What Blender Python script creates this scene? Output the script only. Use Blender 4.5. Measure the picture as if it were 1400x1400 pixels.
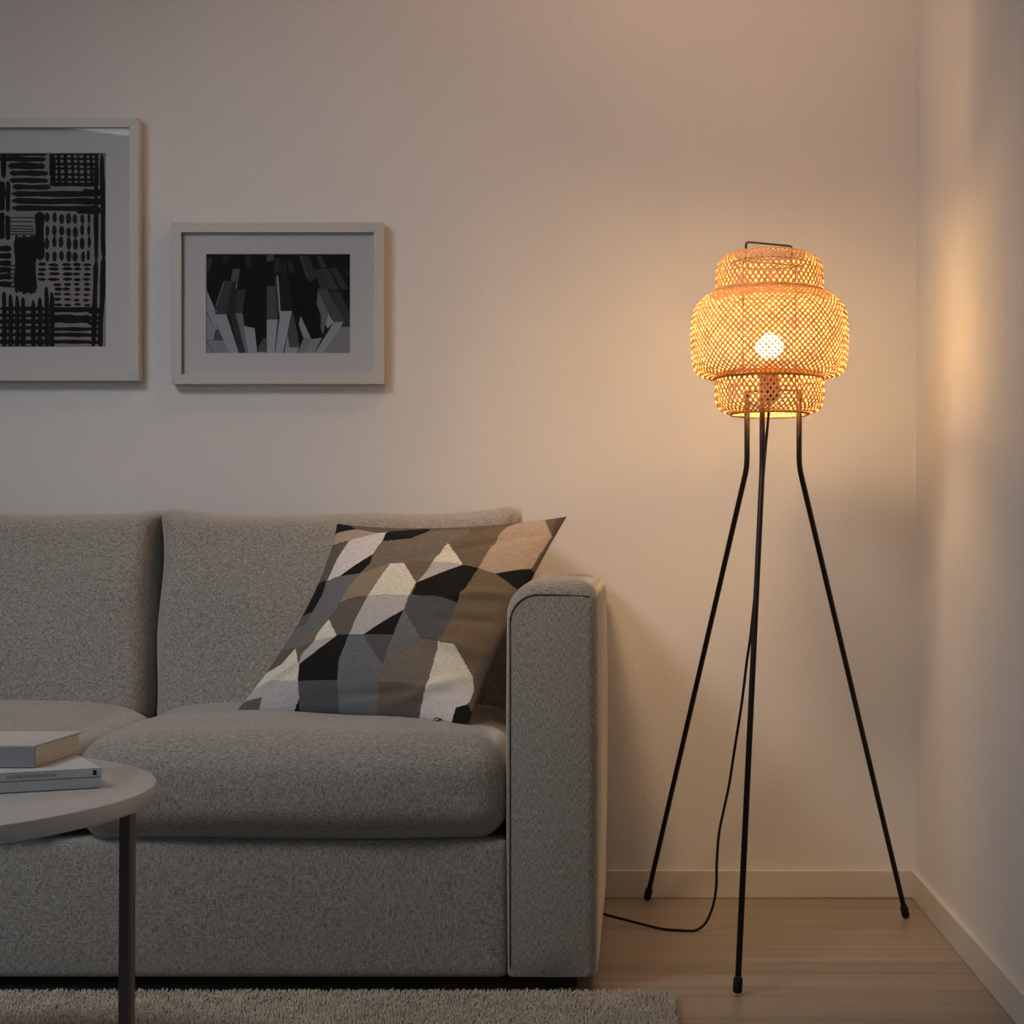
import bpy, math, random
import numpy as np
from mathutils import Vector, noise as mnoise
random.seed(7); rng = np.random.default_rng(7)
for o in list(bpy.data.objects): bpy.data.objects.remove(o)
SC = bpy.context.scene
COL = SC.collection

# ------------------------------------------------------------------ camera
F, CX, CY, H = 2400.0, 870.0, 770.0, 0.714     # focal length in pixels, vanishing point, eye height
WALL = 3.75                                    # distance to the back wall
cam = bpy.data.cameras.new('camera'); co = bpy.data.objects.new('camera', cam); COL.objects.link(co)
cam.sensor_width = 36; cam.lens = 36 * F / 1400; cam.clip_start = 0.02
cam.shift_x = (700 - CX) / 1400; cam.shift_y = (CY - 700) / 1400
co.location = (0, 0, H); co.rotation_euler = (math.pi / 2, 0, 0)
SC.camera = co
# ------------------------------------------------------------------ world and lights
w = bpy.data.worlds.new('world'); SC.world = w; w.use_nodes = True
w.node_tree.nodes['Background'].inputs[0].default_value = (0.5, 0.6, 0.8, 1)
w.node_tree.nodes['Background'].inputs[1].default_value = 0.05
def area(name, loc, target, sx, sy, power, color):
    l = bpy.data.lights.new(name, 'AREA'); l.shape = 'RECTANGLE'; l.size = sx; l.size_y = sy
    l.energy = power; l.color = color
    o = bpy.data.objects.new(name, l); COL.objects.link(o); o.location = loc
    o.rotation_euler = (Vector(target) - Vector(loc)).to_track_quat('-Z', 'Y').to_euler()
    return o
KEY = area('ceiling_light', (-1.7, 1.6, 2.52), (-0.25, 3.75, 0.1), 0.85, 0.85, 7.0, (1.0, 0.94, 0.90))
KEY.data.spread = math.radians(76)
FILL = area('window_light', (-3.0, 0.75, 1.1), (0.0, 2.0, 0.7), 1.3, 1.2, 15, (0.54, 0.75, 1.0))
sl = bpy.data.lights.new('added_strip_light', 'SPOT'); sl.energy = 10; sl.color = (1.0, 0.60, 0.38); sl.spot_size = math.radians(178); sl.spot_blend = .12; sl.shadow_soft_size = .05  # unseen warm spot added for the sharp-edged bright strip on the right wall
so = bpy.data.objects.new('added_strip_light', sl); COL.objects.link(so); so.location = (.08, 3.04, 2.5); so.rotation_euler = Vector((0.0, 1, 0)).to_track_quat('-Z', 'Y').to_euler()
s2 = bpy.data.lights.new('added_warm_fill', 'SPOT'); s2.energy = 98; s2.color = (1.0, 0.64, 0.34); s2.spot_size = math.radians(44); s2.spot_blend = 1.0; s2.shadow_soft_size = .22  # added warm light without a fixture, lifts the lower back wall and floor
o2 = bpy.data.objects.new('added_warm_fill', s2); COL.objects.link(o2); o2.location = (-.45, 2.1, 2.5); o2.rotation_euler = (Vector((.22, 3.75, .42)) - o2.location).to_track_quat('-Z', 'Y').to_euler()
BULB_STRENGTH = 365.0
BULB_COLOR = (1.0, 0.60, 0.21)
SC.view_settings.view_transform = 'Standard'; SC.view_settings.look = 'None'
SC.view_settings.gamma = 1; SC.view_settings.use_curve_mapping = False
SC.view_settings.exposure = 0.0

# ------------------------------------------------------------------ helpers
def P(px, py, D):
    return Vector(((px - CX) * D / F, D, H - (py - CY) * D / F))
def root_loc(o):
    while o.parent: o = o.parent
    return Vector(o.location)
def obj(name, verts, faces, mat, parent=None, smooth=True, loc=None, autos=None):
    off = root_loc(parent) if parent else (Vector(loc) if loc is not None else Vector((0, 0, 0)))
    me = bpy.data.meshes.new(name)
    v = np.asarray([tuple(x) for x in verts], float) - np.array(off)
    me.from_pydata(v.tolist(), [], [tuple(int(i) for i in f) for f in faces])
    for m in (mat if isinstance(mat, (list, tuple)) else [mat]): me.materials.append(m)
    if smooth: me.polygons.foreach_set('use_smooth', [True] * len(me.polygons))
    if autos: me.set_sharp_from_angle(angle=math.radians(autos))
    me.update()
    o = bpy.data.objects.new(name, me); COL.objects.link(o)
    if parent: o.parent = parent
    elif loc is not None: o.location = loc
    return o
def empty(name, loc):
    o = bpy.data.objects.new(name, None); COL.objects.link(o); o.location = loc; o.empty_display_size = .05
    return o
def tag(o, label=None, cat=None, group=None, kind=None):
    if label: o['label'] = label
    if cat: o['category'] = cat
    if group: o['group'] = group
    if kind: o['kind'] = kind
    return o
class MB:
    def __init__(s): s.v = []; s.f = []
    def add(s, v, f):
        n = len(s.v); s.v += [tuple(a) for a in v]; s.f += [tuple(i + n for i in q) for q in f]; return s
    def box(s, x0, x1, y0, y1, z0, z1):
        v = [(x, y, z) for z in (z0, z1) for y in (y0, y1) for x in (x0, x1)]
        return s.add(v, [(0, 2, 3, 1), (4, 5, 7, 6), (0, 1, 5, 4), (2, 6, 7, 3), (0, 4, 6, 2), (1, 3, 7, 5)])
    def tube(s, pts, r, n=12, closed=False, caps=True):
        pts = [Vector(p) for p in pts]; m = len(pts)
        rs = r if isinstance(r, (list, tuple)) else [r] * m
        up = None; V = []
        for i, p in enumerate(pts):
            a = pts[(i - 1) % m] if (closed or i > 0) else p
            b = pts[(i + 1) % m] if (closed or i < m - 1) else p
            t = (b - a).normalized()
            if up is None:
                up = t.orthogonal().normalized()
            up = (up - t * up.dot(t)).normalized(); s2 = t.cross(up)
            for k in range(n):
                an = 2 * math.pi * k / n
                V.append(p + rs[i] * (math.cos(an) * up + math.sin(an) * s2))
        Fc = []
        for i in range(m if closed else m - 1):
            j = (i + 1) % m
            for k in range(n):
                k2 = (k + 1) % n
                Fc.append((i * n + k, i * n + k2, j * n + k2, j * n + k))
        if caps and not closed:
            Fc.append(tuple(range(n))[::-1]); Fc.append(tuple(range((m - 1) * n, m * n)))
        return s.add(V, Fc)
    def lathe(s, prof, cx, cy, n=48, close=True):
        V = []; Fc = []; m = len(prof)
        for (r, z) in prof:
            for k in range(n):
                a = 2 * math.pi * k / n; V.append((cx + r * math.cos(a), cy + r * math.sin(a), z))
        for i in range(m - 1):
            for k in range(n):
                k2 = (k + 1) % n; Fc.append((i * n + k, i * n + k2, (i + 1) * n + k2, (i + 1) * n + k))
        if close: Fc.append(tuple(range(n))[::-1]); Fc.append(tuple(range((m - 1) * n, m * n)))
        return s.add(V, Fc)
    def build(s, name, mat, parent=None, **k): return obj(name, s.v, s.f, mat, parent, **k)
def bevel(o, w, seg=2, ang=30):
    m = o.modifiers.new('bevel', 'BEVEL'); m.width = w; m.segments = seg; m.limit_method = 'ANGLE'; m.angle_limit = math.radians(ang); return o
def smooth_path(pts, n=10):
    pts = [Vector(p) for p in pts]; out = []
    for i in range(len(pts) - 1):
        p0 = pts[max(i - 1, 0)]; p1 = pts[i]; p2 = pts[i + 1]; p3 = pts[min(i + 2, len(pts) - 1)]
        for k in range(n):
            t = k / n
            out.append(0.5 * ((2 * p1) + (p2 - p0) * t + (2 * p0 - 5 * p1 + 4 * p2 - p3) * t * t + (3 * p1 - p0 - 3 * p2 + p3) * t ** 3))
    out.append(pts[-1]); return out

# rounded, crowned box (cushions)
def rbox(c, h, r, n=26, bulge=(0, 0, 0), fn=None, pw=2.0):
    V = []; idx = {}; Fc = []
    g = [math.sin(math.pi / 2 * (2 * i / n - 1)) for i in range(n + 1)]
    def vert(i, j, k):
        key = (i, j, k)
        if key in idx: return idx[key]
        u = (g[i], g[j], g[k]); q = []; d = []
        for a in range(3):
            ra = r[a]; lim = h[a] - ra; x = u[a] * h[a]
            qa = max(-lim, min(lim, x)); q.append(qa); d.append((x - qa) / ra if ra > 0 else 0)
        L = math.sqrt(sum(x * x for x in d)) or 1
        mx = max(abs(x) for x in d)
        p = [q[a] + d[a] / L * mx * r[a] for a in range(3)]
        s_ = [p[a] / h[a] for a in range(3)]
        bl = [bulge[a] * s_[a] * (1 - abs(s_[(a + 1) % 3]) ** pw) * (1 - abs(s_[(a + 2) % 3]) ** pw) for a in range(3)]
        pt = Vector((c[0] + p[0] + bl[0], c[1] + p[1] + bl[1], c[2] + p[2] + bl[2]))
        if fn: pt = fn(pt, s_)
        idx[key] = len(V); V.append(pt); return idx[key]
    for a in range(3):
        b, e = (a + 1) % 3, (a + 2) % 3
        for side in (0, n):
            for i in range(n):
                for j in range(n):
                    q = []
                    for (di, dj) in ((0, 0), (1, 0), (1, 1), (0, 1)):
                        k = [0, 0, 0]; k[a] = side; k[b] = i + di; k[e] = j + dj; q.append(vert(*k))
                    Fc.append(tuple(q) if side else tuple(q[::-1]))
    return V, Fc

# ------------------------------------------------------------------ materials
def mat(name):
    m = bpy.data.materials.new(name); m.use_nodes = True
    return m, m.node_tree, m.node_tree.nodes['Principled BSDF']
def plain(name, col, rough=0.5, metal=0.0, spec=0.5):
    m, t, b = mat(name); b.inputs['Base Color'].default_value = (*col, 1); b.inputs['Roughness'].default_value = rough
    b.inputs['Metallic'].default_value = metal; b.inputs['Specular IOR Level'].default_value = spec
    return m
def node(t, kind, **kw):
    n = t.nodes.new(kind)
    for k, v in kw.items(): setattr(n, k, v)
    return n
def coords(t, scale, use='Object'):
    tc = node(t, 'ShaderNodeTexCoord'); mp = node(t, 'ShaderNodeMapping'); mp.inputs['Scale'].default_value = scale
    t.links.new(tc.outputs[use], mp.inputs['Vector']); return mp.outputs['Vector']
def noise(t, vec, scale, detail=2, rough=0.5):
    n = node(t, 'ShaderNodeTexNoise'); n.inputs['Scale'].default_value = scale
    n.inputs['Detail'].default_value = detail; n.inputs['Roughness'].default_value = rough
    t.links.new(vec, n.inputs['Vector']); return n.outputs['Fac']
def ramp(t, fac, stops):
    r = node(t, 'ShaderNodeValToRGB'); e = r.color_ramp.elements
    while len(e) < len(stops): e.new(0.5)
    for i, (p, c) in enumerate(stops): e[i].position = p; e[i].color = (*c, 1)
    t.links.new(fac, r.inputs[0]); return r.outputs[0]
def math_(t, op, a, b=None):
    n = node(t, 'ShaderNodeMath', operation=op)
    for i, x in enumerate((a, b)):
        if x is None: continue
        if isinstance(x, (int, float)): n.inputs[i].default_value = x
        else: t.links.new(x, n.inputs[i])
    return n.outputs[0]
def bump(t, b, height, strength, dist):
    n = node(t, 'ShaderNodeBump'); n.inputs['Strength'].default_value = strength; n.inputs['Distance'].default_value = dist
    t.links.new(height, n.inputs['Height']); t.links.new(n.outputs[0], b.inputs['Normal']); return n

def wall_mat():
    m, t, b = mat('painted_plaster'); v = coords(t, (1, 1, 1))
    n1 = noise(t, v, 190, 3, .6); n2 = noise(t, v, 2.5, 2)
    c = ramp(t, n2, [(0.3, (0.70, 0.695, 0.69)), (0.7, (0.735, 0.73, 0.725))]); t.links.new(c, b.inputs['Base Color'])
    b.inputs['Roughness'].default_value = .75; b.inputs['Specular IOR Level'].default_value = .25
    bump(t, b, n1, .38, .0022); return m
def fabric_mat(name, dark, light, s=1.0):
    m, t, b = mat(name)
    a = noise(t, coords(t, (800 * s, 800 * s, 120 * s)), 1, 1); c2 = noise(t, coords(t, (150 * s, 150 * s, 840 * s)), 1, 1)
    a2 = noise(t, coords(t, (1, 1, 1)), 520 * s, 2, .7)
    mix = math_(t, 'ADD', math_(t, 'MULTIPLY', a, .45), math_(t, 'ADD', math_(t, 'MULTIPLY', c2, .37), math_(t, 'MULTIPLY', a2, .18)))
    col = ramp(t, mix, [(0.36, dark), (0.5, tuple((x + y) / 2 for x, y in zip(dark, light))), (0.64, light)])
    t.links.new(col, b.inputs['Base Color']); b.inputs['Roughness'].default_value = .95
    b.inputs['Specular IOR Level'].default_value = .1
    b.inputs['Sheen Weight'].default_value = .9; b.inputs['Sheen Roughness'].default_value = .45; b.inputs['Sheen Tint'].default_value = (.95, .9, .82, 1)
    bump(t, b, mix, .5, .0022); return m
def floor_mat():
    m, t, b = mat('oak_laminate')
    tc = node(t, 'ShaderNodeTexCoord'); mp = node(t, 'ShaderNodeMapping'); mp.inputs['Location'].default_value = (0.34, 0.025, 0)
    t.links.new(tc.outputs['Object'], mp.inputs['Vector'])
    br = node(t, 'ShaderNodeTexBrick'); t.links.new(mp.outputs[0], br.inputs['Vector'])
    br.inputs['Scale'].default_value = 1; br.inputs['Brick Width'].default_value = 1.9; br.inputs['Row Height'].default_value = .096
    br.inputs['Mortar Size'].default_value = .0007; br.inputs['Mortar Smooth'].default_value = .3
    br.inputs['Color1'].default_value = (0, 0, 0, 1); br.inputs['Color2'].default_value = (1, 1, 1, 1); br.inputs['Mortar'].default_value = (.5, .5, .5, 1)
    br.offset = .47; br.offset_frequency = 2
    g1 = noise(t, coords(t, (1.6, 34, 1)), 1, 5, .6); g2 = noise(t, coords(t, (5, 160, 1)), 1, 3, .6)
    f = math_(t, 'ADD', math_(t, 'MULTIPLY', g1, .55), math_(t, 'ADD', math_(t, 'MULTIPLY', g2, .25), math_(t, 'MULTIPLY', br.outputs['Color'], .2)))
    c = ramp(t, f, [(0.3, (0.215, 0.175, 0.14)), (0.5, (0.285, 0.238, 0.195)), (0.7, (0.36, 0.305, 0.255))])
    mx = node(t, 'ShaderNodeMixRGB'); t.links.new(br.outputs['Fac'], mx.inputs[0]); t.links.new(c, mx.inputs[1]); mx.inputs[2].default_value = (.13, .10, .075, 1)
    t.links.new(mx.outputs[0], b.inputs['Base Color'])
    b.inputs['Roughness'].default_value = .42; b.inputs['Specular IOR Level'].default_value = .4
    bump(t, b, math_(t, 'SUBTRACT', math_(t, 'MULTIPLY', g2, .2), br.outputs['Fac']), .25, .001); return m
def bamboo_mat():
    m = bpy.data.materials.new('bamboo_strip'); m.use_nodes = True; t = m.node_tree; t.nodes.clear()
    o = node(t, 'ShaderNodeOutputMaterial'); d = node(t, 'ShaderNodeBsdfDiffuse'); tr = node(t, 'ShaderNodeBsdfTranslucent')
    mx = node(t, 'ShaderNodeMixShader'); mx.inputs[0].default_value = .07
    n = noise(t, coords(t, (1, 1, 1)), 60, 3)
    c = ramp(t, n, [(0.3, (0.48, 0.30, 0.155)), (0.7, (0.65, 0.43, 0.24))])
    t.links.new(c, d.inputs[0]); tr.inputs[0].default_value = (.60, .18, .035, 1)
    t.links.new(d.outputs[0], mx.inputs[1]); t.links.new(tr.outputs[0], mx.inputs[2]); t.links.new(mx.outputs[0], o.inputs[0])
    return m
def pile_mat():
    m, t, b = mat('rug_pile'); n = noise(t, coords(t, (1, 1, 1)), 260, 2); n2 = noise(t, coords(t, (1, 1, 1)), 30, 2)
    c = ramp(t, math_(t, 'ADD', math_(t, 'MULTIPLY', n, .7), math_(t, 'MULTIPLY', n2, .3)), [(0.35, (0.38, 0.33, 0.265)), (0.65, (0.74, 0.67, 0.56))])
    t.links.new(c, b.inputs['Base Color']); b.inputs['Roughness'].default_value = .95; b.inputs['Specular IOR Level'].default_value = .1; return m
def glass_mat():
    m = bpy.data.materials.new('clear_glazing'); m.use_nodes = True; t = m.node_tree; t.nodes.clear()
    o = node(t, 'ShaderNodeOutputMaterial'); tr = node(t, 'ShaderNodeBsdfTransparent'); gl = node(t, 'ShaderNodeBsdfGlossy'); gl.inputs['Roughness'].default_value = .02
    fr = node(t, 'ShaderNodeFresnel'); fr.inputs[0].default_value = 1.35; mx = node(t, 'ShaderNodeMixShader')
    t.links.new(fr.outputs[0], mx.inputs[0]); t.links.new(tr.outputs[0], mx.inputs[1]); t.links.new(gl.outputs[0], mx.inputs[2]); t.links.new(mx.outputs[0], o.inputs[0]); return m
M = dict(
    wall=wall_mat(), floor=floor_mat(), board=plain('painted_baseboard', (.62, .59, .55), .45, spec=.35),
    ceil=plain('white_ceiling', (.75, .75, .75), .9),
    sofa=fabric_mat('grey_beige_woven_fabric', (.135, .125, .112), (.47, .445, .41)),
    seam=plain('dark_seam_thread', (.05, .045, .04), .95, spec=.1),
    frame=plain('white_frame_lacquer', (.50, .495, .475), .4), mat_=plain('mat_board', (.68, .63, .61), .9),
    glass=glass_mat(), steel=plain('black_steel', (.009, .006, .005), .42, .0, .35), rubber=plain('black_rubber', (.006, .006, .006), .7, spec=.3),
    bamboo=bamboo_mat(), table=plain('white_lacquer_tabletop', (.68, .68, .665), .2), tleg=plain('grey_brown_metal', (.17, .145, .14), .38, .55),
    cloth=plain('grey_book_cloth', (.34, .31, .325), .85), cloth_top=plain('pale_book_cover', (.60, .57, .55), .8), page=plain('cream_paper', (.66, .58, .45), .9),
    mag=plain('glossy_white_paper', (.72, .73, .73), .4), ink=plain('black_ink', (.02, .02, .02), .6), fleg=plain('dark_foot', (.02, .02, .02), .6),
    pile=pile_mat(), rugbase=plain('rug_backing', (.40, .35, .28), .95))

# ------------------------------------------------------------------ room
XR = 382.5 * WALL / F; XL = -3.1; YF = -1.6; ZC = 2.6
def struct(name, mb, m, **k):
    o = mb.build(name, m, smooth=False, **k); o['kind'] = 'structure'; return o
struct('floor', MB().box(XL, XR, YF, WALL, -.1, 0), M['floor'])
struct('ceiling', MB().box(XL, XR, YF, WALL, ZC, ZC + .1), M['ceil'])
struct('wall_back', MB().box(XL - .1, XR + .1, WALL, WALL + .1, -.1, ZC + .1), M['wall'])
struct('wall_right', MB().box(XR, XR + .1, YF - .1, WALL, -.1, ZC + .1), M['wall'])
struct('wall_left', MB().box(XL - .1, XL, YF - .1, WALL, -.1, ZC + .1), M['wall'])
struct('wall_front', MB().box(XL, XR, YF - .1, YF, -.1, ZC + .1), M['wall'])
BH = H - (1190.5 - CY) * (WALL - .012) / F; BT = .011
bevel(struct('baseboard_back', MB().box(XL, XR, WALL - BT, WALL - .0002, .0005, BH), M['board']), .0015)
bevel(struct('baseboard_right', MB().box(XR - BT, XR - .0002, YF, WALL - BT, .0005, BH), M['board']), .0015)

# ------------------------------------------------------------------ sofa
SX1 = -.0645; SX0 = -.2145; SF = 2.90; SB = 3.715; SEATL = -1.648
sofa = empty('sofa', (-.93, 3.30, 0))
tag(sofa, 'grey beige woven fabric sofa with wide square arm against the wall', 'sofa')
def rr(x0, x1, z0, z1, rtl, rtr, rbr, rbl, n=12):
    pts = []
    for (cx, cz, r, a0) in ((x1 - rtr, z1 - rtr, rtr, 90), (x1 - rbr, z0 + rbr, rbr, 0), (x0 + rbl, z0 + rbl, rbl, -90), (x0 + rtl, z1 - rtl, rtl, -180)):
        for k in range(n + 1):
            a = math.radians(a0 - 90 * k / n); pts.append((cx + r * math.cos(a), cz + r * math.sin(a)))
        # straight runs are subdivided below
    out = []
    m = len(pts)
    for i in range(m):
        a, b = pts[i], pts[(i + 1) % m]; d = math.hypot(b[0] - a[0], b[1] - a[1]); q = max(1, round(d / .03)) if i % (n + 1) == n else 1
        for k in range(q): out.append((a[0] + (b[0] - a[0]) * k / q, a[1] + (b[1] - a[1]) * k / q))
    return out
def arm(x0, x1, mirror=False):
    z0, z1 = .028, .688
    def outl(il, ir, it, ib, rtl, rtr):
        return rr(x0 + il, x1 - ir, z0 + ib, z1 - it, rtl, rtr, .008, .008, 12)
    o_ = outl(0, 0, 0, 0, .058, .034)
    i_ = []
    # inner outline = outer one mapped to the inset box, so both have the same points
    il, ir, it, ib = .006, .018, .026, .003
    if mirror: il, ir = ir, il
    for (x, z) in o_:
        u = (x - x0) / (x1 - x0); v = (z - z0) / (z1 - z0)
        i_.append((x0 + il + u * (x1 - x0 - il - ir), z0 + ib + v * (z1 - z0 - it - ib)))
    V = []; Fc = []; m = len(o_)
    rows = []
    for k in range(9):
        a = math.pi / 2 * k / 8; rows.append((SF + .020 * (1 - math.sin(a)), 1 - math.cos(a) if False else 1 - math.cos(math.pi / 2 - a) ))
    rows = [(SF + .026 * (1 - math.cos(math.pi / 2 * k / 8)), math.sin(math.pi / 2 * k / 8)) for k in range(9)]
    L = SB - SF
    for k in range(1, 22): rows.append((SF + .026 + (L - .036) * k / 21, 1))
    rows += [(SB - .004, .85), (SB, .5)]
    for (y, b) in rows:
        for (a, c) in zip(i_, o_):
            x = a[0] + (c[0] - a[0]) * b; z = a[1] + (c[1] - a[1]) * b
            s = (y - SF) / L; zz = (z - z0) / (z1 - z0)
            bl = .004 * math.sin(math.pi * min(1, max(0, zz))) * (1 if not mirror else 1)
            if x > (x0 + x1) / 2: x += bl * min(1, s * 8 + .2)
            else: x -= bl * .6
            if zz > .5: z += .004 * (mnoise.noise(Vector((x * 6, y * 5, 1)))) + .006 * s
            V.append((x, y, z))
    for i in range(len(rows) - 1):
        for k in range(m):
            k2 = (k + 1) % m; Fc.append((i * m + k, (i + 1) * m + k, (i + 1) * m + k2, i * m + k2))
    # front panel: flat, closed by one face; the soft edge comes from the rounded rows
    Fc.append(tuple(range(m))); Fc.append(tuple(range((len(rows) - 1) * m, len(rows) * m))[::-1])
    a = obj('armrest', V, Fc, M['sofa'], sofa)
    # piping seam: up the inner side, round the corner, along the top to the outer corner
    r_ = .046; xa, xb = (x0 + il, x1 - ir + .004) if not mirror else (x1 - ir, x0 + il - .004); sg = 1 if not mirror else -1
    zt = z1 - it
    pts = [(xa, SF - .0003, z0 + .02 + k * (zt - r_ - z0 - .02) / 10) for k in range(10)]
    pts += [(xa + sg * r_ * (1 - math.cos(k * math.pi / 20)), SF - .0003, zt - r_ + r_ * math.sin(k * math.pi / 20)) for k in range(11)]
    pts += [(xa + (xb - xa) * t if False else xa + sg * r_ + (xb - xa - sg * r_) * t, SF - .0003 + .002 * t * t, zt - .003 * t * t) for t in (.25, .5, .75, 1)]
    MB().tube(pts, .0011, 6).build('piping', M['seam'], a)
    return a
arm(SX0, SX1); arm(SEATL - (SX1 - SX0), SEATL, True)
# front panel and platform
V, Fc = rbox(((SX0 + SEATL) / 2, (SF + 3.62) / 2 + .002, .1425), ((SX0 - SEATL) / 2 - .0005, (3.62 - SF) / 2, .1145), (.006, .010, .012), 20, (0, .006, 0))
obj('base_panel', V, Fc, M['sofa'], sofa)
V, Fc = rbox(((SX0 + SEATL) / 2, 3.665, .365), ((SX0 - SEATL) / 2 - .0005, .05, .335), (.01, .03, .03), 16, (0, 0, 0))
obj('back_frame', V, Fc, M['sofa'], sofa)
for (x, y) in ((SX1 - .06, SF + .08), (SX1 - .06, SB - .08), (SEATL - .09, SF + .08), (SEATL - .09, SB - .08)):
    bevel(MB().box(x - .025, x + .025, y - .025, y + .025, .0005, .034).build('leg', M['fleg'], sofa, smooth=False), .003)
MID = -.931
def wob(p, a, f, sd): return a * mnoise.noise(Vector((p[0] * f + sd, p[1] * f, p[2] * f)))
def seat(x0, x1, sd):
    y0, y1 = 2.872, 3.50; z0, z1 = .254, .424
    def fn(p, s):
        # crowned top, softly rounded ends
        if s[2] > 0:
            k = (1 - abs(s[0]) ** 4) * (1 - max(0, -s[1]) ** 2.2 * .9)
            p.z += .026 * k * s[2]
        p.y += wob(p, .006, 6, sd); p.z += wob(p, .004, 7, sd + 3)
        p.z = max(p.z, .2535)
        return p
    V, Fc = rbox(((x0 + x1) / 2, (y0 + y1) / 2, (z0 + z1) / 2), ((x1 - x0) / 2, (y1 - y0) / 2, (z1 - z0) / 2), (.052, .06, .060), 34, (.004, .012, 0), fn)
    c = obj('seat_cushion', V, Fc, M['sofa'], sofa)
    return c
seat(MID + .003, SX0 - .001, 1.0); seat(SEATL + .001, MID - .003, 5.0)
def backc(x0, x1, sd, ears):
    y0, y1 = 3.375, 3.60; z0, z1 = .400, .806
    def fn(p, s):
        t = (p.z - z0) / (z1 - z0)
        if s[2] > 0:
            e = abs(s[0]) ** 5
            p.z += .022 * e * s[2] ** 2 * (ears[0] if s[0] < 0 else ears[1]) + .006 * s[2]
            p.x += .012 * s[0] ** 3 * s[2] ** 6
        p.y += .075 * t
        p.y += wob(p, .010, 5, sd); p.x += wob(p, .006, 7, sd + 9) * abs(s[0]); p.z += wob(p, .007, 5, sd + 4) * max(0, s[2])
        return p
    V, Fc = rbox(((x0 + x1) / 2, (y0 + y1) / 2, (z0 + z1) / 2), ((x1 - x0) / 2, (y1 - y0) / 2, (z1 - z0) / 2), (.032, .085, .026), 34, (.004, .018, 0), fn)
    return obj('back_cushion', V, Fc, M['sofa'], sofa)
backc(-.940, -.240, 2.0, (.8, 1.2)); backc(-1.650, -.950, 6.0, (.6, .8))

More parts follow.
